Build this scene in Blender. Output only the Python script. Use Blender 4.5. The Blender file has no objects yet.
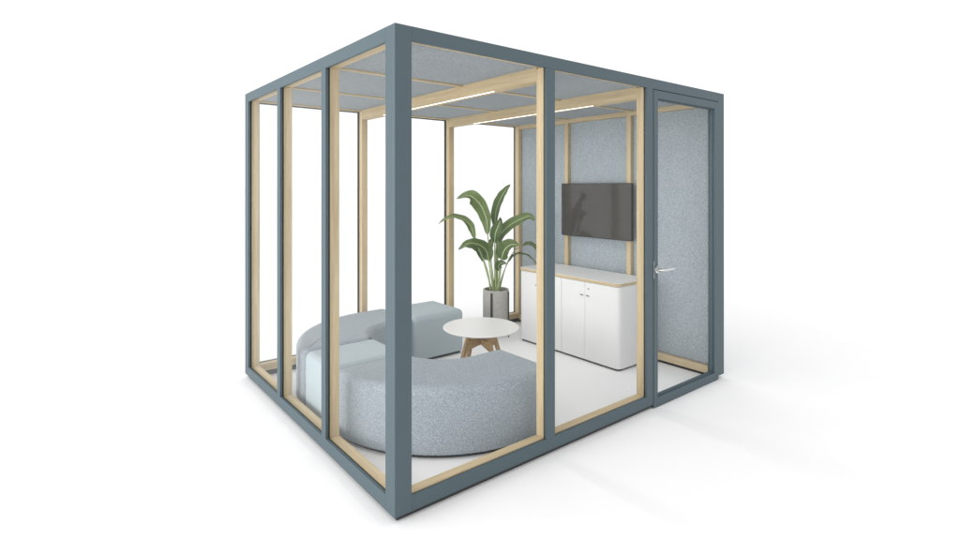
import bpy, bmesh, math, random
from mathutils import Vector, Matrix
random.seed(7)
S = bpy.context.scene
COL = S.collection
PI = math.pi

# ------------------------------------------------------------------ materials
def new_mat(name):
    m = bpy.data.materials.new(name); m.use_nodes = True
    nt = m.node_tree
    return m, nt, nt.nodes['Principled BSDF']

def nd(nt, kind, **kw):
    n = nt.nodes.new(kind)
    for k, v in kw.items():
        if k in n.inputs: n.inputs[k].default_value = v
        else: setattr(n, k, v)
    return n

def ramp(nt, stops):
    r = nt.nodes.new('ShaderNodeValToRGB')
    e = r.color_ramp.elements
    while len(e) < len(stops): e.new(0.5)
    for el, (p, c) in zip(e, stops):
        el.position = p; el.color = (*c, 1)
    return r

def coords(nt, scale=(1, 1, 1), out='Object', rnd=False):
    t = nt.nodes.new('ShaderNodeTexCoord')
    mp = nt.nodes.new('ShaderNodeMapping')
    mp.inputs['Scale'].default_value = scale
    nt.links.new(t.outputs[out], mp.inputs['Vector'])
    if rnd:                                   # every piece gets its own cut of the texture
        oi = nt.nodes.new('ShaderNodeObjectInfo')
        ml = nd(nt, 'ShaderNodeMath', operation='MULTIPLY'); ml.inputs[1].default_value = 17.0
        cb = nt.nodes.new('ShaderNodeCombineXYZ')
        nt.links.new(oi.outputs['Random'], ml.inputs[0])
        for i in range(3): nt.links.new(ml.outputs[0], cb.inputs[i])
        nt.links.new(cb.outputs[0], mp.inputs['Location'])
    return mp

def plain(name, col, rough=0.5, metal=0.0, spec=0.5, bump=0.0, bscale=300, var=0.04):
    m, nt, b = new_mat(name)
    mp = coords(nt)
    n = nd(nt, 'ShaderNodeTexNoise', Scale=bscale, Detail=3.0)
    nt.links.new(mp.outputs[0], n.inputs['Vector'])
    lo = tuple(c * (1 - var) for c in col); hi = tuple(min(1, c * (1 + var)) for c in col)
    r = ramp(nt, [(0.3, lo), (0.7, hi)])
    nt.links.new(n.outputs['Fac'], r.inputs[0]); nt.links.new(r.outputs[0], b.inputs['Base Color'])
    b.inputs['Roughness'].default_value = rough; b.inputs['Metallic'].default_value = metal
    b.inputs['Specular IOR Level'].default_value = spec
    if bump:
        bp = nd(nt, 'ShaderNodeBump', Strength=bump, Distance=0.001)
        nt.links.new(n.outputs['Fac'], bp.inputs['Height']); nt.links.new(bp.outputs[0], b.inputs['Normal'])
    return m

def wood(name, axis, dark, light, rough=0.55):
    m, nt, b = new_mat(name)
    sc = [46, 46, 46]; sc['xyz'.index(axis)] = 1.6
    mp = coords(nt, tuple(sc), rnd=True)
    n = nd(nt, 'ShaderNodeTexNoise', Scale=1.0, Detail=5.0, Roughness=0.6, Distortion=0.5)
    nt.links.new(mp.outputs[0], n.inputs['Vector'])
    r = ramp(nt, [(0.28, dark), (0.5, tuple((a + c) / 2 for a, c in zip(dark, light))), (0.72, light)])
    nt.links.new(n.outputs['Fac'], r.inputs[0])
    sc2 = [260, 260, 260]; sc2['xyz'.index(axis)] = 9
    mp2 = coords(nt, tuple(sc2), rnd=True)
    n2 = nd(nt, 'ShaderNodeTexNoise', Scale=1.0, Detail=2.0)
    nt.links.new(mp2.outputs[0], n2.inputs['Vector'])
    mx = nd(nt, 'ShaderNodeMix', data_type='RGBA', blend_type='MULTIPLY')
    mx.inputs[0].default_value = 0.35
    r2 = ramp(nt, [(0.35, (0.72, 0.68, 0.6)), (0.55, (1, 1, 1))])
    nt.links.new(n2.outputs['Fac'], r2.inputs[0])
    nt.links.new(r.outputs[0], mx.inputs[6]); nt.links.new(r2.outputs[0], mx.inputs[7])
    oi = nt.nodes.new('ShaderNodeObjectInfo')          # boards differ a little in tone
    tn = ramp(nt, [(0.0, (0.93, 0.92, 0.90)), (1.0, (1.05, 1.05, 1.05))]); nt.links.new(oi.outputs['Random'], tn.inputs[0])
    m2 = nd(nt, 'ShaderNodeMix', data_type='RGBA', blend_type='MULTIPLY'); m2.inputs[0].default_value = 1
    nt.links.new(mx.outputs[2], m2.inputs[6]); nt.links.new(tn.outputs[0], m2.inputs[7])
    nt.links.new(m2.outputs[2], b.inputs['Base Color'])
    b.inputs['Roughness'].default_value = rough
    b.inputs['Specular IOR Level'].default_value = 0.3
    bp = nd(nt, 'ShaderNodeBump', Strength=0.15, Distance=0.001)
    nt.links.new(n2.outputs['Fac'], bp.inputs['Height']); nt.links.new(bp.outputs[0], b.inputs['Normal'])
    return m

def fabric(name, dark, light, scale, contrast=0.16, squash=(1, 1, 1), bump=0.5, big=0.06):
    """woven cloth: speckles of two yarns, a slow cloudy change on top"""
    m, nt, b = new_mat(name)
    mp = coords(nt, squash)
    n = nd(nt, 'ShaderNodeTexNoise', Scale=scale, Detail=4.0, Roughness=0.75)
    v = nd(nt, 'ShaderNodeTexVoronoi', Scale=scale * 1.3)
    nt.links.new(mp.outputs[0], n.inputs['Vector']); nt.links.new(mp.outputs[0], v.inputs['Vector'])
    ad = nd(nt, 'ShaderNodeMix', data_type='FLOAT'); ad.inputs[0].default_value = 0.3
    nt.links.new(n.outputs['Fac'], ad.inputs[2]); nt.links.new(v.outputs['Distance'], ad.inputs[3])
    r = ramp(nt, [(0.5 - contrast, dark), (0.5 + contrast, light)])
    nt.links.new(ad.outputs[0], r.inputs[0])
    nb = nd(nt, 'ShaderNodeTexNoise', Scale=6.0, Detail=3.0)
    nt.links.new(mp.outputs[0], nb.inputs['Vector'])
    rb = ramp(nt, [(0.3, (1 - big,) * 3), (0.7, (1, 1, 1))])
    nt.links.new(nb.outputs['Fac'], rb.inputs[0])
    mx = nd(nt, 'ShaderNodeMix', data_type='RGBA', blend_type='MULTIPLY'); mx.inputs[0].default_value = 1
    nt.links.new(r.outputs[0], mx.inputs[6]); nt.links.new(rb.outputs[0], mx.inputs[7])
    nt.links.new(mx.outputs[2], b.inputs['Base Color'])
    b.inputs['Roughness'].default_value = 0.95
    b.inputs['Specular IOR Level'].default_value = 0.12
    b.inputs['Sheen Weight'].default_value = 0.15
    bp = nd(nt, 'ShaderNodeBump', Strength=bump, Distance=0.002)
    nt.links.new(ad.outputs[0], bp.inputs['Height']); nt.links.new(bp.outputs[0], b.inputs['Normal'])
    return m

def glass_mat():
    m = bpy.data.materials.new('clear_glass'); m.use_nodes = True
    nt = m.node_tree; nt.nodes.clear()
    o = nt.nodes.new('ShaderNodeOutputMaterial')
    tr = nd(nt, 'ShaderNodeBsdfTransparent'); tr.inputs['Color'].default_value = (0.998, 1.0, 0.999, 1)
    gl = nd(nt, 'ShaderNodeBsdfGlossy', Roughness=0.0)
    ge = nt.nodes.new('ShaderNodeNewGeometry')          # Schlick's curve, the same from either side of a face
    dp = nd(nt, 'ShaderNodeVectorMath', operation='DOT_PRODUCT')
    nt.links.new(ge.outputs['Normal'], dp.inputs[0]); nt.links.new(ge.outputs['Incoming'], dp.inputs[1])
    ab = nd(nt, 'ShaderNodeMath', operation='ABSOLUTE'); nt.links.new(dp.outputs['Value'], ab.inputs[0])
    iv = nd(nt, 'ShaderNodeMath', operation='SUBTRACT'); iv.inputs[0].default_value = 1.0; nt.links.new(ab.outputs[0], iv.inputs[1])
    pw = nd(nt, 'ShaderNodeMath', operation='POWER'); pw.inputs[1].default_value = 5.0; nt.links.new(iv.outputs[0], pw.inputs[0])
    fr = nd(nt, 'ShaderNodeMath', operation='MULTIPLY_ADD'); fr.inputs[1].default_value = 0.35; fr.inputs[2].default_value = 0.012
    nt.links.new(pw.outputs[0], fr.inputs[0])
    mx = nt.nodes.new('ShaderNodeMixShader')
    nt.links.new(fr.outputs[0], mx.inputs[0]); nt.links.new(tr.outputs[0], mx.inputs[1])
    nt.links.new(gl.outputs[0], mx.inputs[2]); nt.links.new(mx.outputs[0], o.inputs['Surface'])
    return m

def emit(name, col, strength):
    m, nt, b = new_mat(name)
    b.inputs['Emission Color'].default_value = (*col, 1); b.inputs['Emission Strength'].default_value = strength
    b.inputs['Base Color'].default_value = (0.9, 0.9, 0.9, 1)
    return m

def leaf_mat():
    m, nt, b = new_mat('leaf_green')
    t = nt.nodes.new('ShaderNodeTexCoord')
    sp = nt.nodes.new('ShaderNodeSeparateXYZ'); nt.links.new(t.outputs['UV'], sp.inputs[0])
    # distance from the midrib (v = 0.5)
    s = nd(nt, 'ShaderNodeMath', operation='SUBTRACT'); s.inputs[1].default_value = 0.5
    a = nd(nt, 'ShaderNodeMath', operation='ABSOLUTE')
    nt.links.new(sp.outputs['Y'], s.inputs[0]); nt.links.new(s.outputs[0], a.inputs[0])
    rib = ramp(nt, [(0.02, (1, 1, 1)), (0.055, (0, 0, 0))]); nt.links.new(a.outputs[0], rib.inputs[0])
    # side veins sweep forward from the midrib
    ma = nd(nt, 'ShaderNodeMath', operation='MULTIPLY_ADD'); ma.inputs[1].default_value = -0.35
    nt.links.new(a.outputs[0], ma.inputs[0]); nt.links.new(sp.outputs['X'], ma.inputs[2])
    cb = nt.nodes.new('ShaderNodeCombineXYZ'); nt.links.new(ma.outputs[0], cb.inputs[0])
    w = nd(nt, 'ShaderNodeTexWave', Scale=9.0, Distortion=1.2, Detail=2.0); w.bands_direction = 'X'
    nt.links.new(cb.outputs[0], w.inputs['Vector'])
    oi = nt.nodes.new('ShaderNodeObjectInfo')
    base = ramp(nt, [(0.0, (0.06, 0.115, 0.035)), (0.5, (0.135, 0.21, 0.068)), (1.0, (0.31, 0.40, 0.15))])
    nz = nd(nt, 'ShaderNodeTexNoise', Scale=14.0, Detail=3.0); nt.links.new(t.outputs['Object'], nz.inputs['Vector'])
    av = nd(nt, 'ShaderNodeMath', operation='ADD'); nt.links.new(nz.outputs['Fac'], av.inputs[0]); nt.links.new(oi.outputs['Random'], av.inputs[1])
    hv = nd(nt, 'ShaderNodeMath', operation='MULTIPLY'); hv.inputs[1].default_value = 0.5; nt.links.new(av.outputs[0], hv.inputs[0])
    nt.links.new(hv.outputs[0], base.inputs[0])
    vm = nd(nt, 'ShaderNodeMix', data_type='RGBA', blend_type='MULTIPLY'); vm.inputs[0].default_value = 0.35
    nt.links.new(base.outputs[0], vm.inputs[6]); nt.links.new(w.outputs['Color'], vm.inputs[7])
    mx = nd(nt, 'ShaderNodeMix', data_type='RGBA')
    nt.links.new(rib.outputs[0], mx.inputs[0]); nt.links.new(vm.outputs[2], mx.inputs[6])
    mx.inputs[7].default_value = (0.55, 0.62, 0.36, 1)
    nt.links.new(mx.outputs[2], b.inputs['Base Color'])
    b.inputs['Roughness'].default_value = 0.36
    b.inputs['Specular IOR Level'].default_value = 0.45
    bp = nd(nt, 'ShaderNodeBump', Strength=0.35, Distance=0.002)
    nt.links.new(w.outputs['Fac'], bp.inputs['Height']); nt.links.new(bp.outputs[0], b.inputs['Normal'])
    tl = nd(nt, 'ShaderNodeBsdfTranslucent'); tl.inputs['Color'].default_value = (0.2, 0.36, 0.06, 1)
    ms = nt.nodes.new('ShaderNodeMixShader'); ms.inputs[0].default_value = 0.18
    out = nt.nodes['Material Output']
    nt.links.new(b.outputs[0], ms.inputs[1]); nt.links.new(tl.outputs[0], ms.inputs[2]); nt.links.new(ms.outputs[0], out.inputs['Surface'])
    return m

def floor_mat():
    m, nt, b = new_mat('white_studio_floor')
    mp = coords(nt)
    n = nd(nt, 'ShaderNodeTexNoise', Scale=3.0, Detail=4.0); nt.links.new(mp.outputs[0], n.inputs['Vector'])
    r = ramp(nt, [(0.3, (0.925, 0.925, 0.926)), (0.7, (0.935, 0.935, 0.935))])
    nt.links.new(n.outputs['Fac'], r.inputs[0]); nt.links.new(r.outputs[0], b.inputs['Base Color'])
    b.inputs['Roughness'].default_value = 0.8; b.inputs['Specular IOR Level'].default_value = 0.1
    return m

ASH_D, ASH_L = (0.49, 0.38, 0.228), (0.65, 0.538, 0.355)
OAK_D, OAK_L = (0.30, 0.19, 0.095), (0.46, 0.32, 0.17)
M = dict(
    metal=plain('blue_grey_powder_coat', (0.069, 0.103, 0.120), 0.5, spec=0.4, bump=0.12, bscale=900),
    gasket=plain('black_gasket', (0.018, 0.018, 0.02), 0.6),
    wx=wood('ash_along_x', 'x', ASH_D, ASH_L), wy=wood('ash_along_y', 'y', ASH_D, ASH_L), wz=wood('ash_along_z', 'z', ASH_D, ASH_L),
    oak=wood('oak_leg', 'z', OAK_D, OAK_L), oakx=wood('oak_rail', 'x', OAK_D, OAK_L),
    glass=glass_mat(),
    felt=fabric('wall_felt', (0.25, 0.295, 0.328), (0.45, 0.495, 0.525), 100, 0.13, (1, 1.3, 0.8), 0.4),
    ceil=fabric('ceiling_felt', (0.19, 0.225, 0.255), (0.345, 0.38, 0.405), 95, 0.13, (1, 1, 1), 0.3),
    tweed=fabric('tweed', (0.215, 0.26, 0.30), (0.42, 0.465, 0.505), 138, 0.13, (1, 1, 1), 0.8),
    cloth=fabric('pale_blue_cloth', (0.375, 0.445, 0.48), (0.435, 0.50, 0.53), 260, 0.2, (1, 1, 1), 0.15, 0.03),
    led=emit('led', (1.0, 0.97, 0.92), 2.2),
    white_toplit=plain('top_laminate_lit', (0.88, 0.88, 0.87), 0.4, var=0.008),  # sideboard white made paler: light from above put into the colour
    white=plain('white_laminate', (0.77, 0.77, 0.77), 0.4, spec=0.4, var=0.008),
    tabletop=plain('white_table_laminate', (0.78, 0.775, 0.765), 0.35, var=0.01),
    plinth=plain('black_plinth', (0.035, 0.035, 0.037), 0.5),
    steel=plain('brushed_steel', (0.62, 0.62, 0.62), 0.28, metal=1.0, var=0.03),
    pull=plain('grey_pull', (0.33, 0.33, 0.33), 0.4, metal=0.6),
    screen=plain('screen_glass', (0.058, 0.055, 0.051), 0.065, spec=0.5, var=0.01),
    casing=plain('tv_casing', (0.012, 0.012, 0.013), 0.35),
    concrete=plain('pot_concrete', (0.40, 0.385, 0.365), 0.85, bump=0.5, bscale=60, var=0.12, spec=0.2),
    soil=plain('soil', (0.055, 0.038, 0.026), 0.95, bump=1.0, bscale=90, var=0.5),
    strap=plain('black_steel_strap', (0.022, 0.022, 0.025), 0.45),
    leaf=leaf_mat(),
    stem=plain('leaf_stalk', (0.34, 0.42, 0.20), 0.45, var=0.2, bscale=25),
    floor=floor_mat(),
)

# ------------------------------------------------------------------ mesh helpers
def link(name, bm, mat, parent=None, bevel=0.0, seg=2, smooth=False, angle=35):
    me = bpy.data.meshes.new(name)
    bmesh.ops.recalc_face_normals(bm, faces=bm.faces)
    bm.to_mesh(me); bm.free()
    me.materials.append(M[mat])
    o = bpy.data.objects.new(name, me); COL.objects.link(o)
    if parent: o.parent = parent
    if smooth or bevel:
        for p in me.polygons: p.use_smooth = True
        me.set_sharp_from_angle(angle=math.radians(angle))
    if bevel:
        md = o.modifiers.new('bevel', 'BEVEL'); md.width = bevel; md.segments = seg
        md.limit_method = 'ANGLE'; md.angle_limit = math.radians(40); md.harden_normals = True
    return o

def add_box(bm, x0, x1, y0, y1, z0, z1):
    v = [bm.verts.new((x, y, z)) for x in (x0, x1) for y in (y0, y1) for z in (z0, z1)]
    for f in ((0, 1, 3, 2), (4, 6, 7, 5), (0, 4, 5, 1), (2, 3, 7, 6), (0, 2, 6, 4), (1, 5, 7, 3)):
        bm.faces.new([v[i] for i in f])

def box(name, mat, parent, x0, x1, y0, y1, z0, z1, bevel=0.0, seg=2):
    bm = bmesh.new(); add_box(bm, x0, x1, y0, y1, z0, z1)
    return link(name, bm, mat, parent, bevel, seg)

def prism(bm, pts, z0, z1):
    a = [bm.verts.new((x, y, z0)) for x, y in pts]; b = [bm.verts.new((x, y, z1)) for x, y in pts]
    bm.faces.new(a[::-1]); bm.faces.new(b)
    n = len(pts)
    for i in range(n): bm.faces.new((a[i], a[(i + 1) % n], b[(i + 1) % n], b[i]))

def rounded_rect(x0, x1, y0, y1, r, n=8):
    p = []
    for cx, cy, a0 in ((x1 - r, y1 - r, 0), (x0 + r, y1 - r, 90), (x0 + r, y0 + r, 180), (x1 - r, y0 + r, 270)):
        for k in range(n + 1):
            a = math.radians(a0 + 90 * k / n); p.append((cx + r * math.cos(a), cy + r * math.sin(a)))
    return p

def lathe(bm, prof, n=64, cx=0, cy=0):
    """(radius, z) profile turned about a vertical axis, closed at both ends"""
    rings = [[bm.verts.new((cx + r * math.cos(2 * PI * k / n), cy + r * math.sin(2 * PI * k / n), z)) for k in range(n)] for r, z in prof]
    for a, b in zip(rings, rings[1:]):
        for k in range(n): bm.faces.new((a[k], a[(k + 1) % n], b[(k + 1) % n], b[k]))
    bm.faces.new(rings[0][::-1]); bm.faces.new(rings[-1])

def tube(bm, pts, radii, n=10):
    rings = []
    for i, p in enumerate(pts):
        t = (pts[min(i + 1, len(pts) - 1)] - pts[max(i - 1, 0)]).normalized()
        u = t.cross(Vector((0.3, 0.9, 0.2))).normalized(); w = t.cross(u)
        rings.append([bm.verts.new(p + (u * math.cos(2 * PI * k / n) + w * math.sin(2 * PI * k / n)) * radii[i]) for k in range(n)])
    for a, b in zip(rings, rings[1:]):
        for k in range(n): bm.faces.new((a[k], a[(k + 1) % n], b[(k + 1) % n], b[k]))
    bm.faces.new(rings[0][::-1]); bm.faces.new(rings[-1])

def bar(bm, p, q, w, d, side=Vector((1, 0, 0))):
    """square-section bar from p to q, ends cut level"""
    t = (q - p).normalized(); a = (side - t * side.dot(t)).normalized(); b = t.cross(a)
    vs = []
    for c in (p, q):
        for s, r in ((-1, -1), (1, -1), (1, 1), (-1, 1)):
            o = a * s * w / 2 + b * r * d / 2
            v = c + o; v = v + t * ((c.z - v.z) / t.z) if abs(t.z) > 0.3 else v
            vs.append(bm.verts.new(v))
    bm.faces.new(vs[3::-1]); bm.faces.new(vs[4:])
    for k in range(4): bm.faces.new((vs[k], vs[(k + 1) % 4], vs[4 + (k + 1) % 4], vs[4 + k]))

def thing(name, label, cat, loc=(0, 0, 0), rz=0, group=None):
    o = bpy.data.objects.new(name, None); COL.objects.link(o)
    o.location = loc; o.rotation_euler = (0, 0, rz); o.empty_display_size = 0.1
    o['label'] = label; o['category'] = cat
    if group: o['group'] = group
    return o

# ------------------------------------------------------------------ the ground
bm = bmesh.new()
n = 96
c0 = bm.verts.new((0, 0, 0)); ring = [bm.verts.new((600 * math.cos(2 * PI * k / n), 600 * math.sin(2 * PI * k / n), 0)) for k in range(n)]
for k in range(n): bm.faces.new((c0, ring[k], ring[(k + 1) % n]))
fl = link('floor', bm, 'floor'); fl['kind'] = 'structure'

# ------------------------------------------------------------------ the pod
LX, LY, ZB, ZT = 3.035, 2.44, 0.03, 2.30      # width along the door front, depth, underside, top
CP, RH = 0.09, 0.07                            # corner post, rail height
MD = 0.017                                     # depth of the outer metal lining
WI, WO = 0.028, 0.084                          # the wooden inner frame lies between these depths
ZR0, ZR1 = ZB + RH, ZT - RH                    # 0.10, 2.23
ZBM = 2.162                                    # underside of the ceiling beams
ZC = 2.246                                     # ceiling
pod = thing('meeting_pod', 'glass walled meeting pod with blue grey metal frame and pale wood inner posts', 'office pod')

fx = [(0.988, 1.056), (1.968, 2.042)]          # mullions of the front and back
ly = [(0.796, 0.858), (1.585, 1.645)]          # mullions of the left side
def P(name, mat, *a, **k): return box(name, mat, pod, *a, **k)

# corner posts: two full posts at the back and left, metal angle outside, wood inside
for (xa, xb, ya, yb) in ((0, CP, 0, CP), (0, CP, LY - CP, LY), (LX - CP, LX, 0, CP), (LX - CP, LX, LY - CP, LY)):
    left, front = xa == 0, ya == 0
    bm = bmesh.new()
    # L-shaped metal section
    o = (0 if left else LX, 0 if front else LY); sx = 1 if left else -1; sy = 1 if front else -1
    pts = [(0, 0), (CP, 0), (CP, MD), (MD, MD), (MD, CP), (0, CP)]
    pts = [(o[0] + sx * x, o[1] + sy * y) for x, y in pts]
    prism(bm, pts, ZB, ZT)
    link('corner_post', bm, 'metal', pod, 0.0015)
    bm = bmesh.new()
    pts = [(MD, MD), (CP - 0.007, MD), (CP - 0.007, WI), (WI, WI), (WI, CP - 0.007), (MD, CP - 0.007)]
    prism(bm, [(o[0] + sx * x, o[1] + sy * y) for x, y in pts], ZB + 0.001, ZC)
    link('gasket', bm, 'gasket', pod)
    if not (front and not left):
        bm = bmesh.new()
        prism(bm, [(o[0] + sx * x, o[1] + sy * y) for x, y in ((WI, WI), (CP, WI), (CP, WO), (WO, WO), (WO, CP), (WI, CP))], ZB + 0.012, ZC)
        link('wood_post', bm, 'wz', pod, 0.001)
    else:                                      # beside the door the corner is metal all through
        bm = bmesh.new(); add_box(bm, LX - CP + 0.004, LX - WI, WI, CP - 0.003, ZB + 0.012, ZC)
        link('corner_core', bm, 'metal', pod)

# metal rails round the top and the bottom, gasket and plinth behind them
XA, XB, YA, YB = CP, LX - CP, CP, LY - CP
P('top_rail', 'metal', XA, XB, 0, MD, ZR1, ZT, bevel=0.001)
P('top_rail', 'metal', XA, XB, LY - MD, LY, ZR1, ZT, bevel=0.001)
P('top_rail', 'metal', 0, MD, YA, YB, ZR1, ZT, bevel=0.001)
P('top_rail', 'metal', LX - MD, LX, YA, YB, ZR1, ZT, bevel=0.001)
P('bottom_rail', 'metal', XA, 2.042, 0, MD, ZB, ZR0, bevel=0.001)
P('bottom_rail', 'metal', XA, XB, LY - MD, LY, ZB, ZR0, bevel=0.001)
P('bottom_rail', 'metal', 0, MD, YA, YB, ZB, ZR0, bevel=0.001)
P('bottom_rail', 'metal', LX - MD, LX, YA, YB, ZB, ZR0, bevel=0.001)
for a in ((XA, 2.03, 0.0175, 0.0275), (XA, XB, LY - 0.0275, LY - 0.0175)):
    P('gasket', 'gasket', *a, ZB, ZR0 - 0.006); P('gasket', 'gasket', *a, ZR1 + 0.006, ZT - 0.02)
for a in ((0.0175, 0.0275, YA, YB), (LX - 0.0275, LX - 0.0175, YA, YB)):
    P('gasket', 'gasket', *a, ZB, ZR0 - 0.006); P('gasket', 'gasket', *a, ZR1 + 0.006, ZT - 0.02)
PI_ = 0.022
P('plinth', 'plinth', PI_, 2.03, PI_, 0.078, 0.002, ZB - 0.0005)
P('plinth', 'plinth', PI_, LX - PI_, LY - 0.078, LY - PI_, 0.002, ZB - 0.0005)
P('plinth', 'plinth', PI_, 0.078, 0.079, LY - 0.079, 0.002, ZB - 0.0005)
P('plinth', 'plinth', LX - 0.078, LX - 0.03, 0.030, LY - 0.079, 0.002, ZB - 0.0005)

# bottom rails of the wooden frame: shadow strip, then wood
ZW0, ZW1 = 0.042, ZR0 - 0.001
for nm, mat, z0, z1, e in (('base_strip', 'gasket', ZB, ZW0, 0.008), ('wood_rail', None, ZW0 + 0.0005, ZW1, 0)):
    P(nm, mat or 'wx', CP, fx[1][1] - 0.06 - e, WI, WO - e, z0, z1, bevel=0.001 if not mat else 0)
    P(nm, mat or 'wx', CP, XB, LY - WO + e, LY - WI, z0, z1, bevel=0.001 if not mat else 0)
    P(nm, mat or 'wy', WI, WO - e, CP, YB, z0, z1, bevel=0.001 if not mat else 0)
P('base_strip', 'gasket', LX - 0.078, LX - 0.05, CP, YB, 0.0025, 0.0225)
P('wood_rail', 'wy', LX - 0.085, LX - 0.045, CP, YB, 0.023, 0.084, bevel=0.001)
# top rails of the wooden frame
for a, m in (((CP, XB, WI, 0.062), 'wx'), ((CP, XB, LY - WO, LY - WI), 'wx'), ((WI, WO, CP, YB), 'wy'), ((LX - WO, LX - WI, CP, YB), 'wy')):
    P('wood_rail', m, *a, 2.238 if a[0] != LX - WO else 2.205, ZC + 0.02, bevel=0.001)

# mullions: metal outside, gasket, wood inside
for (a, b) in fx:
    door = b > 2
    P('mullion', 'metal', a, b, 0.0, MD, ZR0, ZR1, bevel=0.001)
    P('gasket', 'gasket', a + 0.006, b - 0.006, MD, WI - 0.0005, ZR0 - 0.003, ZR1 + 0.003)
    if door:
        P('wood_post', 'wz', a, a + 0.045, WI, WO, ZW1 + 0.0005, 2.2377, bevel=0.001)
        P('door_jamb', 'metal', a + 0.0455, b, WI, WO - 0.004, 0.006, 2.2377, bevel=0.001)
    else:
        P('wood_post', 'wz', a, b, WI, WO, ZW1 + 0.0005, 2.2377, bevel=0.001)
    P('mullion', 'metal', a, b, LY - MD, LY, ZR0, ZR1, bevel=0.001)
    P('gasket', 'gasket', a - 0.008, b - 0.004, LY - WI + 0.0005, LY - MD, ZR0 - 0.003, ZR1 + 0.003)
    P('wood_post', 'wz', a + 0.006, b - 0.006, LY - WO, LY - WI, ZW1 + 0.0005, 2.2377, bevel=0.001)
for (a, b) in ly:
    P('mullion', 'metal', 0.0, MD, a, b, ZR0, ZR1, bevel=0.001)
    P('gasket', 'gasket', MD, WI - 0.0005, a + 0.006, b - 0.006, ZR0 - 0.003, ZR1 + 0.003)
    P('wood_post', 'wz', WI, WO, a, b, ZW1 + 0.0005, 2.2377, bevel=0.001)

# panes
GT = 0.003
def pane(x0, x1, y0, y1): P('glass_pane', 'glass', x0, x1, y0, y1, ZR0 - 0.002, ZR1 + 0.002)
for x0, x1 in ((CP - 0.003, fx[0][0] + 0.003), (fx[0][1] - 0.003, fx[1][0] + 0.003)): pane(x0, x1, 0.021, 0.021 + GT)
for x0, x1 in ((CP - 0.003, fx[0][0] - 0.009), (fx[0][1] - 0.003, fx[1][0] - 0.009), (fx[1][1] - 0.003, LX - CP + 0.003)): pane(x0, x1, LY - 0.021 - GT, LY - 0.021)
for y0, y1 in ((CP - 0.003, ly[0][0] + 0.002), (ly[0][1] - 0.002, ly[1][0] + 0.002), (ly[1][1] - 0.002, LY - CP + 0.003)): pane(0.021, 0.021 + GT, y0, y1)

# ceiling: beams with light strips, battens, felt panels, roof
bx = [(0.988, 1.056), (1.972, 2.038)]
for a, b in bx:
    be = P('ceiling_beam', 'wy', a, b, WO + 0.001, LY - WO - 0.001, ZBM, ZC + 0.02, bevel=0.0012)
    box('light_strip', 'led', be, a + 0.003, a + 0.014, 0.48, 1.95, ZBM - 0.002, ZBM - 0.0005)
xs = [(WO + 0.001, bx[0][0] - 0.0005), (bx[0][1] + 0.0005, bx[1][0] - 0.0005), (bx[1][1] + 0.0005, LX - WO - 0.001)]
yb = [(0.800, 0.838), (1.592, 1.630)]
ys = [(0.063 - 0.007, yb[0][0] - 0.0005), (yb[0][1] + 0.0005, yb[1][0] - 0.0005), (yb[1][1] + 0.0005, LY - WO - 0.001)]
for x0, x1 in xs:
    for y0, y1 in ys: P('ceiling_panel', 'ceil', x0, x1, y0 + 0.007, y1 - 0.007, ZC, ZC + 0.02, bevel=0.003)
    for y0, y1 in yb: P('ceiling_batten', 'wx', x0, x1, y0, y1, ZC - 0.008, ZC + 0.019, bevel=0.001)
P('roof_panel', 'metal', MD + 0.001, LX - MD - 0.001, MD + 0.012, LY - MD - 0.012, ZC + 0.0215, ZT - 0.006)

# the solid wall on the right: felt panels between wooden battens, metal cladding outside
WX = 2.992
wb = [(0.838, 0.882), (1.608, 1.655)]
edges = [CP, wb[0][0], wb[0][1], wb[1][0], wb[1][1], YB]
for i in (0, 2, 4):
    P('wall_panel', 'felt', WX, WX + 0.012, edges[i] + 0.001, edges[i + 1] - 0.001, 0.0845, 2.2045, bevel=0.003)
for y0, y1 in wb: P('wall_batten', 'wz', LX - 0.085, WX + 0.011, y0, y1, 0.0845, 2.2045, bevel=0.001)
P('wall_cladding', 'metal', WX + 0.0125, LX - 0.0275, CP, YB, 0.045, 2.2045)
P('wall_cladding', 'metal', LX - 0.0165, LX - 0.002, CP, YB, ZR0 + 0.0005, ZR1 - 0.0005)

# the door
dx0, dx1, dz0, dz1 = 2.046, 2.941, 0.006, 2.2245
bm = bmesh.new()
dl, dr, dt, db = 0.047, 0.060, 0.058, 0.062
Y0, Y1 = -0.003, 0.046
add_box(bm, dx0, dx0 + dl, Y0, Y1, dz0, dz1); add_box(bm, dx1 - dr, dx1, Y0, Y1, dz0, dz1)
add_box(bm, dx0 + dl, dx1 - dr, Y0, Y1, dz1 - dt, dz1); add_box(bm, dx0 + dl, dx1 - dr, Y0, Y1, dz0, dz0 + db)
bmesh.ops.remove_doubles(bm, verts=bm.verts, dist=1e-5)
dup = {}
for f in list(bm.faces):
    dup.setdefault(tuple(round(c, 5) for c in f.calc_center_median()), []).append(f)
bmesh.ops.delete(bm, geom=[f for g in dup.values() if len(g) > 1 for f in g], context='FACES')
door = link('door', bm, 'metal', pod, 0.0015)
# glazing bead round the inside of the leaf
bm = bmesh.new()
gx0, gx1, gz0, gz1 = dx0 + dl, dx1 - dr, dz0 + db, dz1 - dt
bw = 0.007
for a in ((gx0, gx0 + 0.004, gz0, gz1), (gx1 - bw, gx1, gz0, gz1), (gx0 + 0.004, gx1 - bw, gz0, gz0 + bw), (gx0 + 0.004, gx1 - bw, gz1 - 0.006, gz1)):
    add_box(bm, a[0] + 0.0003, a[1] - 0.0003, 0.012, 0.04, a[2] + 0.0003, a[3] - 0.0003)
link('glazing_bead', bm, 'metal', door, 0.001)
box('door_glass', 'glass', door, gx0 + 0.004, gx1 - bw + 0.002, 0.028, 0.031, gz0 + bw - 0.002, gz1 - 0.006)
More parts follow.
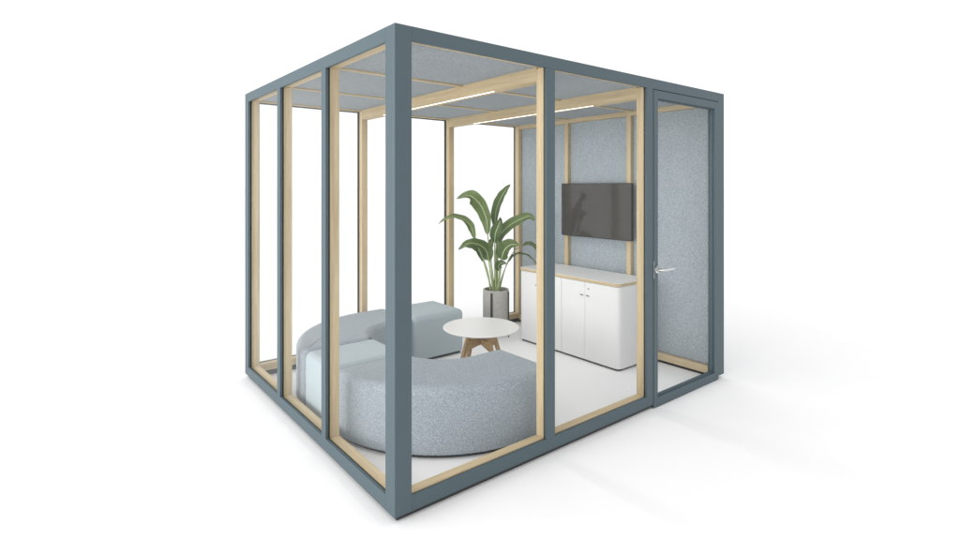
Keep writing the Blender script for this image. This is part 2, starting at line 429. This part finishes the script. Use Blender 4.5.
# lever handle outside, with rose and lock plate
hx, hz = dx0 + 0.028, 0.968
bm = bmesh.new()
def ycyl(bm, x, z, r, y0, y1, n=24):
    a = [bm.verts.new((x + r * math.cos(2 * PI * k / n), y0, z + r * math.sin(2 * PI * k / n))) for k in range(n)]
    b = [bm.verts.new((x + r * math.cos(2 * PI * k / n), y1, z + r * math.sin(2 * PI * k / n))) for k in range(n)]
    bm.faces.new(a); bm.faces.new(b[::-1])
    for k in range(n): bm.faces.new((a[k], a[(k + 1) % n], b[(k + 1) % n], b[k]))
ycyl(bm, hx, hz, 0.025, -0.012, -0.0035)
tube(bm, [Vector(p) for p in ((hx, -0.01, hz), (hx, -0.045, hz), (hx + 0.006, -0.055, hz), (hx + 0.03, -0.058, hz), (hx + 0.08, -0.058, hz), (hx + 0.135, -0.056, hz))],
     [0.010, 0.010, 0.011, 0.0105, 0.010, 0.009], 16)
link('door_handle', bm, 'steel', door, 0.0, smooth=True)
bm = bmesh.new()
add_box(bm, dx0 - 0.0015, dx0 + 0.003, -0.0042, -0.0032, hz - 0.06, hz + 0.06)
link('strike_plate', bm, 'steel', door)
bm = bmesh.new()
ycyl(bm, hx, hz, 0.025, 0.0465, 0.055)
tube(bm, [Vector(p) for p in ((hx, 0.06, hz), (hx, 0.10, hz), (hx + 0.02, 0.108, hz), (hx + 0.135, 0.106, hz))], [0.010, 0.010, 0.0105, 0.009], 16)
link('door_handle', bm, 'steel', door, 0.0, smooth=True)

# ------------------------------------------------------------------ television
tv = thing('television', 'flat black television hanging on the grey blue felt wall', 'television', (2.93, 1.227, 1.313))
th, tw = 0.267, 0.43
box('casing', 'casing', tv, -0.024, 0.008, -tw, tw, -th, th, bevel=0.004)
box('screen', 'screen', tv, -0.0258, -0.0243, -tw + 0.006, tw - 0.006, -th + 0.009, th - 0.006, bevel=0.0005)
for y0, y1 in ((-0.385, -0.35), (0.385, 0.42)):
    box('wall_mount', 'strap', tv, 0.0085, 0.0195, y0, y1, -0.12, 0.12, bevel=0.001)

# ------------------------------------------------------------------ sideboard
sy0, sy1, sx0, sx1 = 0.605, 1.815, 2.46, 2.945
sb = thing('sideboard', 'low white sideboard with rounded corners and wood edged top', 'sideboard', ((sx0 + sx1) / 2, (sy0 + sy1) / 2, 0))
cx_, cy_ = (sx0 + sx1) / 2, (sy0 + sy1) / 2
hx_, hy_ = (sx1 - sx0) / 2, (sy1 - sy0) / 2
R_ = 0.038
bm = bmesh.new(); prism(bm, rounded_rect(-hx_ + 0.012, hx_, -hy_ + 0.01, hy_ - 0.01, R_ - 0.01), 0.0, 0.016); link('plinth', bm, 'plinth', sb, smooth=True)
# carcass: body with rounded front corners; the doors lie on its front
bm = bmesh.new(); prism(bm, rounded_rect(-hx_ + 0.018, hx_, -hy_, hy_, R_), 0.0165, 0.7055)
link('carcass', bm, 'white', sb, 0.001, smooth=True)
mid = 1.245 - cy_
g = 0.0012
ed = [-hy_ + R_ * 0.0, 0.967 - cy_, mid, 1.535 - cy_, hy_]
for i in range(4):
    a, b = ed[i], ed[i + 1]
    aa = a + (0 if i == 0 else g * (1.6 if i == 2 else 1)); bb = b - (0 if i == 3 else g * (1.6 if i == 1 else 1))
    pts = []
    xf, xb_ = -hx_, -hx_ + 0.0175
    if i == 0:      # this leaf wraps round the near corner
        for k in range(11):
            t = math.radians(270 - 90 * k / 10); pts.append((xf + R_ + R_ * math.cos(t), aa + R_ + R_ * math.sin(t)))
        pts += [(xf, bb), (xb_, bb)]
        for k in range(11):
            t = math.radians(180 + 90 * k / 10); r = R_ - 0.0175; pts.append((xf + R_ + r * math.cos(t), aa + R_ + r * math.sin(t)))
        pts = [(x, y - 0.0) for x, y in pts]
    elif i == 3:
        pts += [(xf, aa)]
        for k in range(11):
            t = math.radians(180 - 90 * k / 10); pts.append((xf + R_ + R_ * math.cos(t), bb - R_ + R_ * math.sin(t)))
        for k in range(11):
            t = math.radians(90 + 90 * k / 10); r = R_ - 0.0175; pts.append((xf + R_ + r * math.cos(t), bb - R_ + r * math.sin(t)))
        pts += [(xb_, aa)]
    else:
        pts = [(xf, aa), (xf, bb), (xb_, bb), (xb_, aa)]
    bm = bmesh.new(); prism(bm, pts, 0.019, 0.704)
    dr_ = link('cabinet_door', bm, 'white', sb, 0.001, smooth=True)
    hy = {0: 0.967 - 0.034, 1: 0.967 + 0.034, 2: 1.535 - 0.034, 3: 1.535 + 0.034}[i] - cy_
    bm = bmesh.new()
    add_box(bm, xf - 0.008, xf - 0.0004, hy - 0.017, hy + 0.017, 0.579, 0.591)
    link('handle', bm, 'pull', dr_, 0.003)
    if i in (0, 2):
        bm = bmesh.new()
        n = 16
        yy = hy - 0.008; zz = 0.648
        a = [bm.verts.new((xf - 0.0025, yy + 0.0075 * math.cos(2 * PI * k / n), zz + 0.0075 * math.sin(2 * PI * k / n))) for k in range(n)]
        b = [bm.verts.new((xf - 0.0003, yy + 0.0075 * math.cos(2 * PI * k / n), zz + 0.0075 * math.sin(2 * PI * k / n))) for k in range(n)]
        bm.faces.new(a); bm.faces.new(b[::-1])
        for k in range(n): bm.faces.new((a[k], a[(k + 1) % n], b[(k + 1) % n], b[k]))
        link('lock', bm, 'pull', dr_)
bm = bmesh.new(); prism(bm, rounded_rect(-hx_ - 0.006, hx_, -hy_ - 0.006, hy_ + 0.006, R_ + 0.006, 10), 0.708, 0.7325)
tb = link('top_board', bm, 'wy', sb, 0.001, smooth=True)
bm = bmesh.new(); prism(bm, rounded_rect(-hx_ - 0.0052, hx_ - 0.001, -hy_ - 0.0052, hy_ + 0.0052, R_ + 0.005, 10), 0.7327, 0.7345)
link('top_laminate_lit', bm, 'white_toplit', tb)  # wears the paler white with the overhead light painted in

# ------------------------------------------------------------------ the poufs
SH = 0.41
def pouf(name, label, outline, base_outline, mat, loc, group):
    t = thing(name, label, 'pouf', loc, 0, group)
    x, y = loc[0], loc[1]
    bm = bmesh.new(); prism(bm, [(a - x, b - y) for a, b in base_outline], 0.0, 0.034)
    link('base', bm, 'plinth', t)
    bm = bmesh.new(); prism(bm, [(a - x, b - y) for a, b in outline], 0.030, SH)
    # round every outer rim; vertical end corners too
    bmesh.ops.recalc_face_normals(bm, faces=bm.faces); bm.normal_update()
    sel = [e for e in bm.edges if len(e.link_faces) == 2 and e.calc_face_angle(0) > math.radians(40)]
    top = [e for e in sel if not (abs(e.verts[0].co.z - 0.03) < 1e-4 and abs(e.verts[1].co.z - 0.03) < 1e-4)]
    bmesh.ops.bevel(bm, geom=top, offset=0.05, offset_type='OFFSET', segments=8, profile=0.5, affect='EDGES')
    c = link('cushion', bm, mat, t, smooth=True, angle=60)
    wn = c.modifiers.new('normals', 'WEIGHTED_NORMAL'); wn.keep_sharp = True; wn.weight = 80
    # a sewn seam just under the rim
    return t

def arc_outline(cx, cy, ro, ri, ext, up, inset=0.0, ry=None):
    """quarter ring whose straight end runs to x = cx + ext; up = +1 turns to the back, -1 to the front"""
    n = 28; ry = ry or ro
    o, i = ro - inset, ri + inset; oy = ry - inset
    out = [(cx - o * math.cos(PI / 2 * k / n), cy + up * oy * math.sin(PI / 2 * k / n)) for k in range(n + 1)]
    out.append((cx + ext - inset, cy + up * oy)); out.append((cx + ext - inset, cy + up * i))
    inn = [(cx - i * math.cos(PI / 2 * k / n), cy + up * i * math.sin(PI / 2 * k / n)) for k in range(n, -1, -1)]
    pts = out + inn
    if inset: pts[0] = (pts[0][0], pts[0][1] + up * inset); pts[-1] = (pts[-1][0], pts[-1][1] + up * inset)
    return pts

CX, CYA, CYC, RO, RI, EXT = 1.005, 1.050, 1.503, 0.870, 0.325, 0.21
G = 0.003
pouf('curved_pouf', 'curved tweed pouf at the front, beside the near corner post', arc_outline(CX, CYA - G, RO, RI, EXT + 0.045, -1), arc_outline(CX, CYA - G, RO, RI, EXT + 0.045, -1, 0.03), 'tweed', (0.62, 0.62, 0), 'curved poufs')
pouf('curved_pouf', 'curved grey pouf in the far left corner, behind the pale straight pouf', arc_outline(CX, CYC + G, RO, RI, EXT, 1, 0, 0.842), arc_outline(CX, CYC + G, RO, RI, EXT, 1, 0.03, 0.842), 'tweed', (0.62, 1.95, 0), 'curved poufs')
def rect(x0, x1, y0, y1): return [(x0, y0), (x1, y0), (x1, y1), (x0, y1)]
pouf('straight_pouf', 'short pale blue pouf by the left glass, between both curved poufs', rect(CX - RO, CX - RI, CYA, CYC), rect(CX - RO + .03, CX - RI - .03, CYA + .02, CYC - .02), 'cloth', (CX - (RO + RI) / 2, (CYA + CYC) / 2, 0), 'straight poufs')
pouf('straight_pouf', 'pale blue straight pouf along the back glass, behind the round table', rect(CX + EXT + G, 1.775, CYC + RI, CYC + 0.842), rect(CX + EXT + .03, 1.745, CYC + RI + .03, CYC + .812), 'cloth', ((CX + EXT + 1.755) / 2, CYC + 0.58, 0), 'straight poufs')

# ------------------------------------------------------------------ round table
RIGHT = Vector((0.781, -0.624, 0)); FWD = Vector((0.624, 0.781, 0)); UP = Vector((0, 0, 1))
tx, ty = 1.400, 1.115
tab = thing('round_table', 'low round table with white top and splayed wooden legs', 'table', (tx, ty, 0), 0)
bm = bmesh.new()
lathe(bm, [(0.270, 0.436), (0.292, 0.4415), (0.297, 0.446), (0.2975, 0.4495), (0.2955, 0.4515)], 96)
link('tabletop', bm, 'tabletop', tab, smooth=True, angle=30)
legs = []
for du, dw in ((-0.20, 0.13), (-0.13, -0.20), (0.20, -0.13), (0.13, 0.20)):
    d = RIGHT * du - FWD * dw
    bm = bmesh.new()
    top = d * 0.43 + UP * 0.4355; bot = d * 1.0
    bar(bm, bot, top, 0.027, 0.030, side=Vector((-d.y, d.x, 0)).normalized())
    link('leg', bm, 'oak', tab, 0.004)
    legs.append((bot, top))
bm = bmesh.new()
def wedge(bm, A, B, z, h0, h1, w):
    """bow-tie stretcher: deep at the legs, shallow in the middle"""
    d = (B - A).normalized(); s = Vector((-d.y, d.x, 0)) * w / 2
    m = (A + B) / 2
    rows = []
    for p, h, zz in ((A, h0, z - 0.012), (m, h1, z), (B, h0, z - 0.012)):
        rows.append([bm.verts.new(Vector((p.x, p.y, zz)) + s * sx + UP * sz * h / 2) for sx, sz in ((-1, -1), (1, -1), (1, 1), (-1, 1))])
    for a, b in zip(rows, rows[1:]):
        for k in range(4): bm.faces.new((a[k], a[(k + 1) % 4], b[(k + 1) % 4], b[k]))
    bm.faces.new(rows[0][::-1]); bm.faces.new(rows[-1])
def at_z(l, z): return l[0].lerp(l[1], z / 0.4355)
for i, j, dz in ((0, 2, 0.0), (1, 3, 0.0015)):
    bm = bmesh.new(); wedge(bm, at_z(legs[i], 0.335), at_z(legs[j], 0.335), 0.335 + dz, 0.075, 0.034, 0.028)
    link('stretcher', bm, 'oakx', tab, 0.002)
bm = bmesh.new(); lathe(bm, [(0.13, 0.4285), (0.13, 0.4355)], 40); link('mounting_plate', bm, 'oakx', tab)

# ------------------------------------------------------------------ planter
px, py = 2.365, 2.070
pl = thing('planter', 'grey concrete pot in a black metal stand', 'planter', (px, py, 0))
bm = bmesh.new()
lathe(bm, [(0.118, 0.150), (0.129, 0.154), (0.1315, 0.162), (0.133, 0.470), (0.1325, 0.484), (0.129, 0.488), (0.121, 0.487), (0.119, 0.482), (0.118, 0.448)], 72)
link('pot', bm, 'concrete', pl, smooth=True, angle=50)
bm = bmesh.new(); lathe(bm, [(0.1165, 0.4485), (0.110, 0.456), (0.06, 0.461), (0.02, 0.463)], 40); link('soil', bm, 'soil', pl, smooth=True)
for k in range(4):
    a = math.radians(-21 + 90 * k)
    d = RIGHT * math.sin(a) - FWD * math.cos(a)
    s = Vector((-d.y, d.x, 0))
    bm = bmesh.new()
    vs = []
    for r0, z in ((0.134, 0.002), (0.134, 0.466)):
        for rr, ss in ((0.1345, -0.011), (0.1405, -0.011), (0.1405, 0.011), (0.1345, 0.011)):
            vs.append(bm.verts.new(d * rr + s * ss + UP * z))
    bm.faces.new(vs[3::-1]); bm.faces.new(vs[4:])
    for q in range(4): bm.faces.new((vs[q], vs[(q + 1) % 4], vs[4 + (q + 1) % 4], vs[4 + q]))
    link('stand_leg', bm, 'strap', pl, 0.001)
bm = bmesh.new()
for k in range(2):
    a = math.radians(-21 + 90 * k); d = RIGHT * math.sin(a) - FWD * math.cos(a)
    bar(bm, d * -0.134 + UP * (0.138 - 0.008 * k), d * 0.134 + UP * (0.138 - 0.008 * k), 0.020, 0.006, side=Vector((-d.y, d.x, 0)))
link('stand_cross', bm, 'strap', pl)

# ------------------------------------------------------------------ plant
plant = thing('leafy_plant', 'tall green broad leaved plant growing in the grey pot', 'plant', (px, py, 0.455))
def cr(pts, n):
    """Catmull-Rom through pts"""
    out = []; P_ = [pts[0] * 2 - pts[1]] + pts + [pts[-1] * 2 - pts[-2]]
    segs = len(pts) - 1
    for i in range(n):
        t = i / (n - 1) * segs; k = min(int(t), segs - 1); f = t - k
        a, b, c, d = P_[k:k + 4]
        out.append(0.5 * ((2 * b) + (c - a) * f + (2 * a - 5 * b + 4 * c - d) * f * f + (3 * b - a - 3 * c + d) * f ** 3))
    return out
def wp(X, Y, w=0.0):                            # across, up and towards the room, in metres
    return RIGHT * ((X - 342) / 436) + UP * ((535 - Y) / 436 + 0.03) - FWD * w

def leaf(blade, width, stalk, face, fold=0.35, wave=0.003, peak=0.42, ph=0.0, sr=0.0068):
    """blade: midrib points base to tip; face: direction the upper side looks (right, up, room)"""
    N, K = 30, 8
    mid = cr(blade, N)
    f0 = (RIGHT * face[0] + UP * face[1] - FWD * face[2]).normalized()
    bm = bmesh.new(); uvl = bm.loops.layers.uv.new('UVMap')
    grid = []
    for i, p in enumerate(mid):
        t = (mid[min(i + 1, N - 1)] - mid[max(i - 1, 0)]).normalized()
        s = t.cross(f0).normalized(); nrm = s.cross(t).normalized()
        x = i / (N - 1)
        w = width * (math.sin(PI * x ** (math.log(0.5) / math.log(peak))) ** 0.72 if 0 < x < 1 else 0) + 0.0016
        row = []
        for k in range(-K, K + 1):
            q = k / K
            rip = wave * math.sin(9 * x * PI + ph + (1.3 if k > 0 else 0)) * abs(q) ** 2
            row.append(bm.verts.new(p + s * (q * w / 2) + nrm * (fold * w / 2 * (abs(q) ** 1.25) - 0.12 * fold * w * q * q + rip)))
        grid.append(row)
    for i in range(N - 1):
        for k in range(2 * K):
            f = bm.faces.new((grid[i][k], grid[i][k + 1], grid[i + 1][k + 1], grid[i + 1][k])); f.smooth = True
            for l, (a, b) in zip(f.loops, ((i, k), (i, k + 1), (i + 1, k + 1), (i + 1, k))): l[uvl].uv = (a / (N - 1), b / (2 * K))
    me = bpy.data.meshes.new('leaf'); bm.to_mesh(me); bm.free(); me.materials.append(M['leaf'])
    o = bpy.data.objects.new('leaf', me); COL.objects.link(o); o.parent = plant
    md = o.modifiers.new('thickness', 'SOLIDIFY'); md.thickness = 0.0012; md.offset = 0
    bm = bmesh.new()
    st = cr(stalk + [mid[0], mid[2]], 20)
    tube(bm, st, [sr * (1.35 - 0.75 * i / 19) for i in range(20)], 8)
    link('stalk', bm, 'stem', o, smooth=True)
    return o

V = wp
leaf([V(248, 305, .10), V(228, 246, .13), V(190, 212, .16), V(140, 204, .19), V(88, 234, .22)], 0.085, [V(318, 545, .02), V(300, 440, .05)], (-.35, .75, .55), ph=0.3)
leaf([V(304, 288, .06), V(298, 215, .08), V(270, 150, .12), V(225, 112, .17), V(168, 124, .24)], 0.165, [V(335, 545, .02), V(318, 400, .04)], (-.62, .35, .70), fold=0.25, ph=1.0, peak=0.45)
leaf([V(338, 262, -.02), V(342, 190, -.04), V(362, 130, -.06), V(385, 92, -.08), V(410, 60, -.10)], 0.105, [V(340, 545, 0), V(336, 400, -.01)], (-.55, .25, .80), fold=0.5, ph=2.0, peak=0.4)
leaf([V(335, 318, .09), V(338, 280, .12), V(350, 245, .13), V(362, 218, .12)], 0.115, [V(342, 545, .03), V(338, 430, .06)], (-.15, .15, .95), fold=0.4, ph=.5)
leaf([V(350, 318, .04), V(368, 278, .05), V(410, 240, .06), V(462, 212, .08), V(492, 204, .10), V(512, 224, .12)], 0.125, [V(350, 545, .01), V(346, 420, .03)], (-.25, .55, .75), fold=0.3, ph=1.7, peak=0.33)
leaf([V(364, 394, .12), V(372, 362, .15), V(386, 338, .19), V(408, 322, .24), V(436, 322, .30)], 0.165, [V(350, 545, .03), V(360, 460, .07)], (-.25, .45, .85), fold=0.35, ph=.9, peak=0.36)
leaf([V(308, 398, .12), V(296, 352, .16), V(262, 324, .20), V(220, 318, .24), V(176, 342, .28)], 0.145, [V(330, 545, .03), V(318, 470, .07)], (-.15, .75, .60), fold=0.3, ph=2.4, peak=0.36)
leaf([V(286, 410, .02), V(268, 368, .03), V(238, 345, .05), V(195, 338, .07)], 0.065, [V(324, 545, 0), V(306, 480, .01)], (-.3, .7, .6), fold=0.35, ph=.2)
leaf([V(396, 415, .00), V(420, 384, .00), V(455, 374, .01), V(495, 388, .03), V(528, 424, .06)], 0.030, [V(352, 545, 0), V(372, 470, 0)], (.2, .8, .5), fold=0.5, ph=1.1, sr=0.0048)
leaf([V(462, 340, -.02), V(488, 330, .0), V(515, 342, .02), V(540, 380, .05)], 0.062, [V(356, 545, 0), V(388, 430, -.02), V(425, 365, -.03)], (.3, .75, .55), fold=0.4, ph=2.0, sr=0.0045)
leaf([V(356, 446, .08), V(352, 425, .10), V(362, 410, .13), V(386, 408, .17)], 0.080, [V(345, 545, .03), V(352, 500, .05)], (0, .45, .85), fold=0.3, ph=.4)
leaf([V(318, 420, -.08), V(312, 370, -.11), V(322, 330, -.15), V(340, 300, -.2)], 0.070, [V(336, 545, -.02), V(326, 480, -.05)], (-.2, .3, .9), fold=0.4, ph=1.4)
leaf([V(352, 360, -.10), V(362, 300, -.14), V(384, 262, -.20), V(400, 236, -.26)], 0.085, [V(346, 545, -.02), V(350, 450, -.06)], (-.2, .4, .8), fold=0.4, ph=.8)
leaf([V(344, 335, -.05), V(352, 280, -.07), V(360, 240, -.09), V(363, 212, -.10)], 0.075, [V(342, 545, -.01), V(342, 440, -.03)], (.3, .2, .9), fold=0.3, ph=.7)
bm = bmesh.new()
for k in range(9):
    a = 2 * PI * k / 9; r = 0.022
    tube(bm, [Vector((r * math.cos(a), r * math.sin(a), -0.004)), Vector((r * .8 * math.cos(a), r * .8 * math.sin(a), 0.09)), Vector((r * .7 * math.cos(a), r * .7 * math.sin(a), 0.15 + 0.03 * (k % 3)))], [0.0085, 0.0065, 0.003], 8)
link('sheath', bm, 'stem', plant, smooth=True)

# ------------------------------------------------------------------ light
w = bpy.data.worlds.new('World'); S.world = w; w.use_nodes = True
bg = w.node_tree.nodes['Background']
bg.inputs['Color'].default_value = (1, 1, 1, 1); bg.inputs['Strength'].default_value = 1.12
def softbox(name, loc, target, sx, sy, power, col=(1, 1, 1)):
    l = bpy.data.lights.new(name, 'AREA'); l.shape = 'RECTANGLE'; l.size = sx; l.size_y = sy; l.energy = power; l.color = col
    o = bpy.data.objects.new(name, l); COL.objects.link(o); o.location = loc
    o.rotation_euler = (Vector(target) - Vector(loc)).to_track_quat('-Z', 'Y').to_euler()
    return o
softbox('softbox_lamp', (-5.6, 1.5, 1.75), (0.6, 1.2, 1.1), 7.0, 3.0, 310)
for a, b in bx:                                 # what the two ceiling strips give off
    l = bpy.data.lights.new('strip_lamp', 'AREA'); l.shape = 'RECTANGLE'; l.size = 0.011; l.size_y = 1.47
    l.energy = 5.0; l.color = (1.0, 0.98, 0.95)
    o = bpy.data.objects.new('strip_lamp', l); COL.objects.link(o); o.location = (a + 0.0085, 1.215, ZBM - 0.004)

# ------------------------------------------------------------------ camera
cam = bpy.data.cameras.new('camera'); co = bpy.data.objects.new('camera', cam); COL.objects.link(co)
co.location = (-1.2206, -2.1508, 1.5508)
co.rotation_euler = (PI / 2, 0, -math.atan2(0.62424, 0.78108))
cam.sensor_width = 36; cam.lens = 20.025; cam.shift_y = -0.0872; cam.clip_start = 0.05; cam.clip_end = 2000
S.camera = co
S.render.engine = 'CYCLES'
S.cycles.use_denoising = True
S.cycles.max_bounces = 10; S.cycles.transparent_max_bounces = 24; S.cycles.diffuse_bounces = 6
S.view_settings.view_transform = 'Standard'; S.view_settings.look = 'None'
S.view_settings.exposure = 0; S.view_settings.gamma = 1
S.render.resolution_x, S.render.resolution_y = 1024, 576
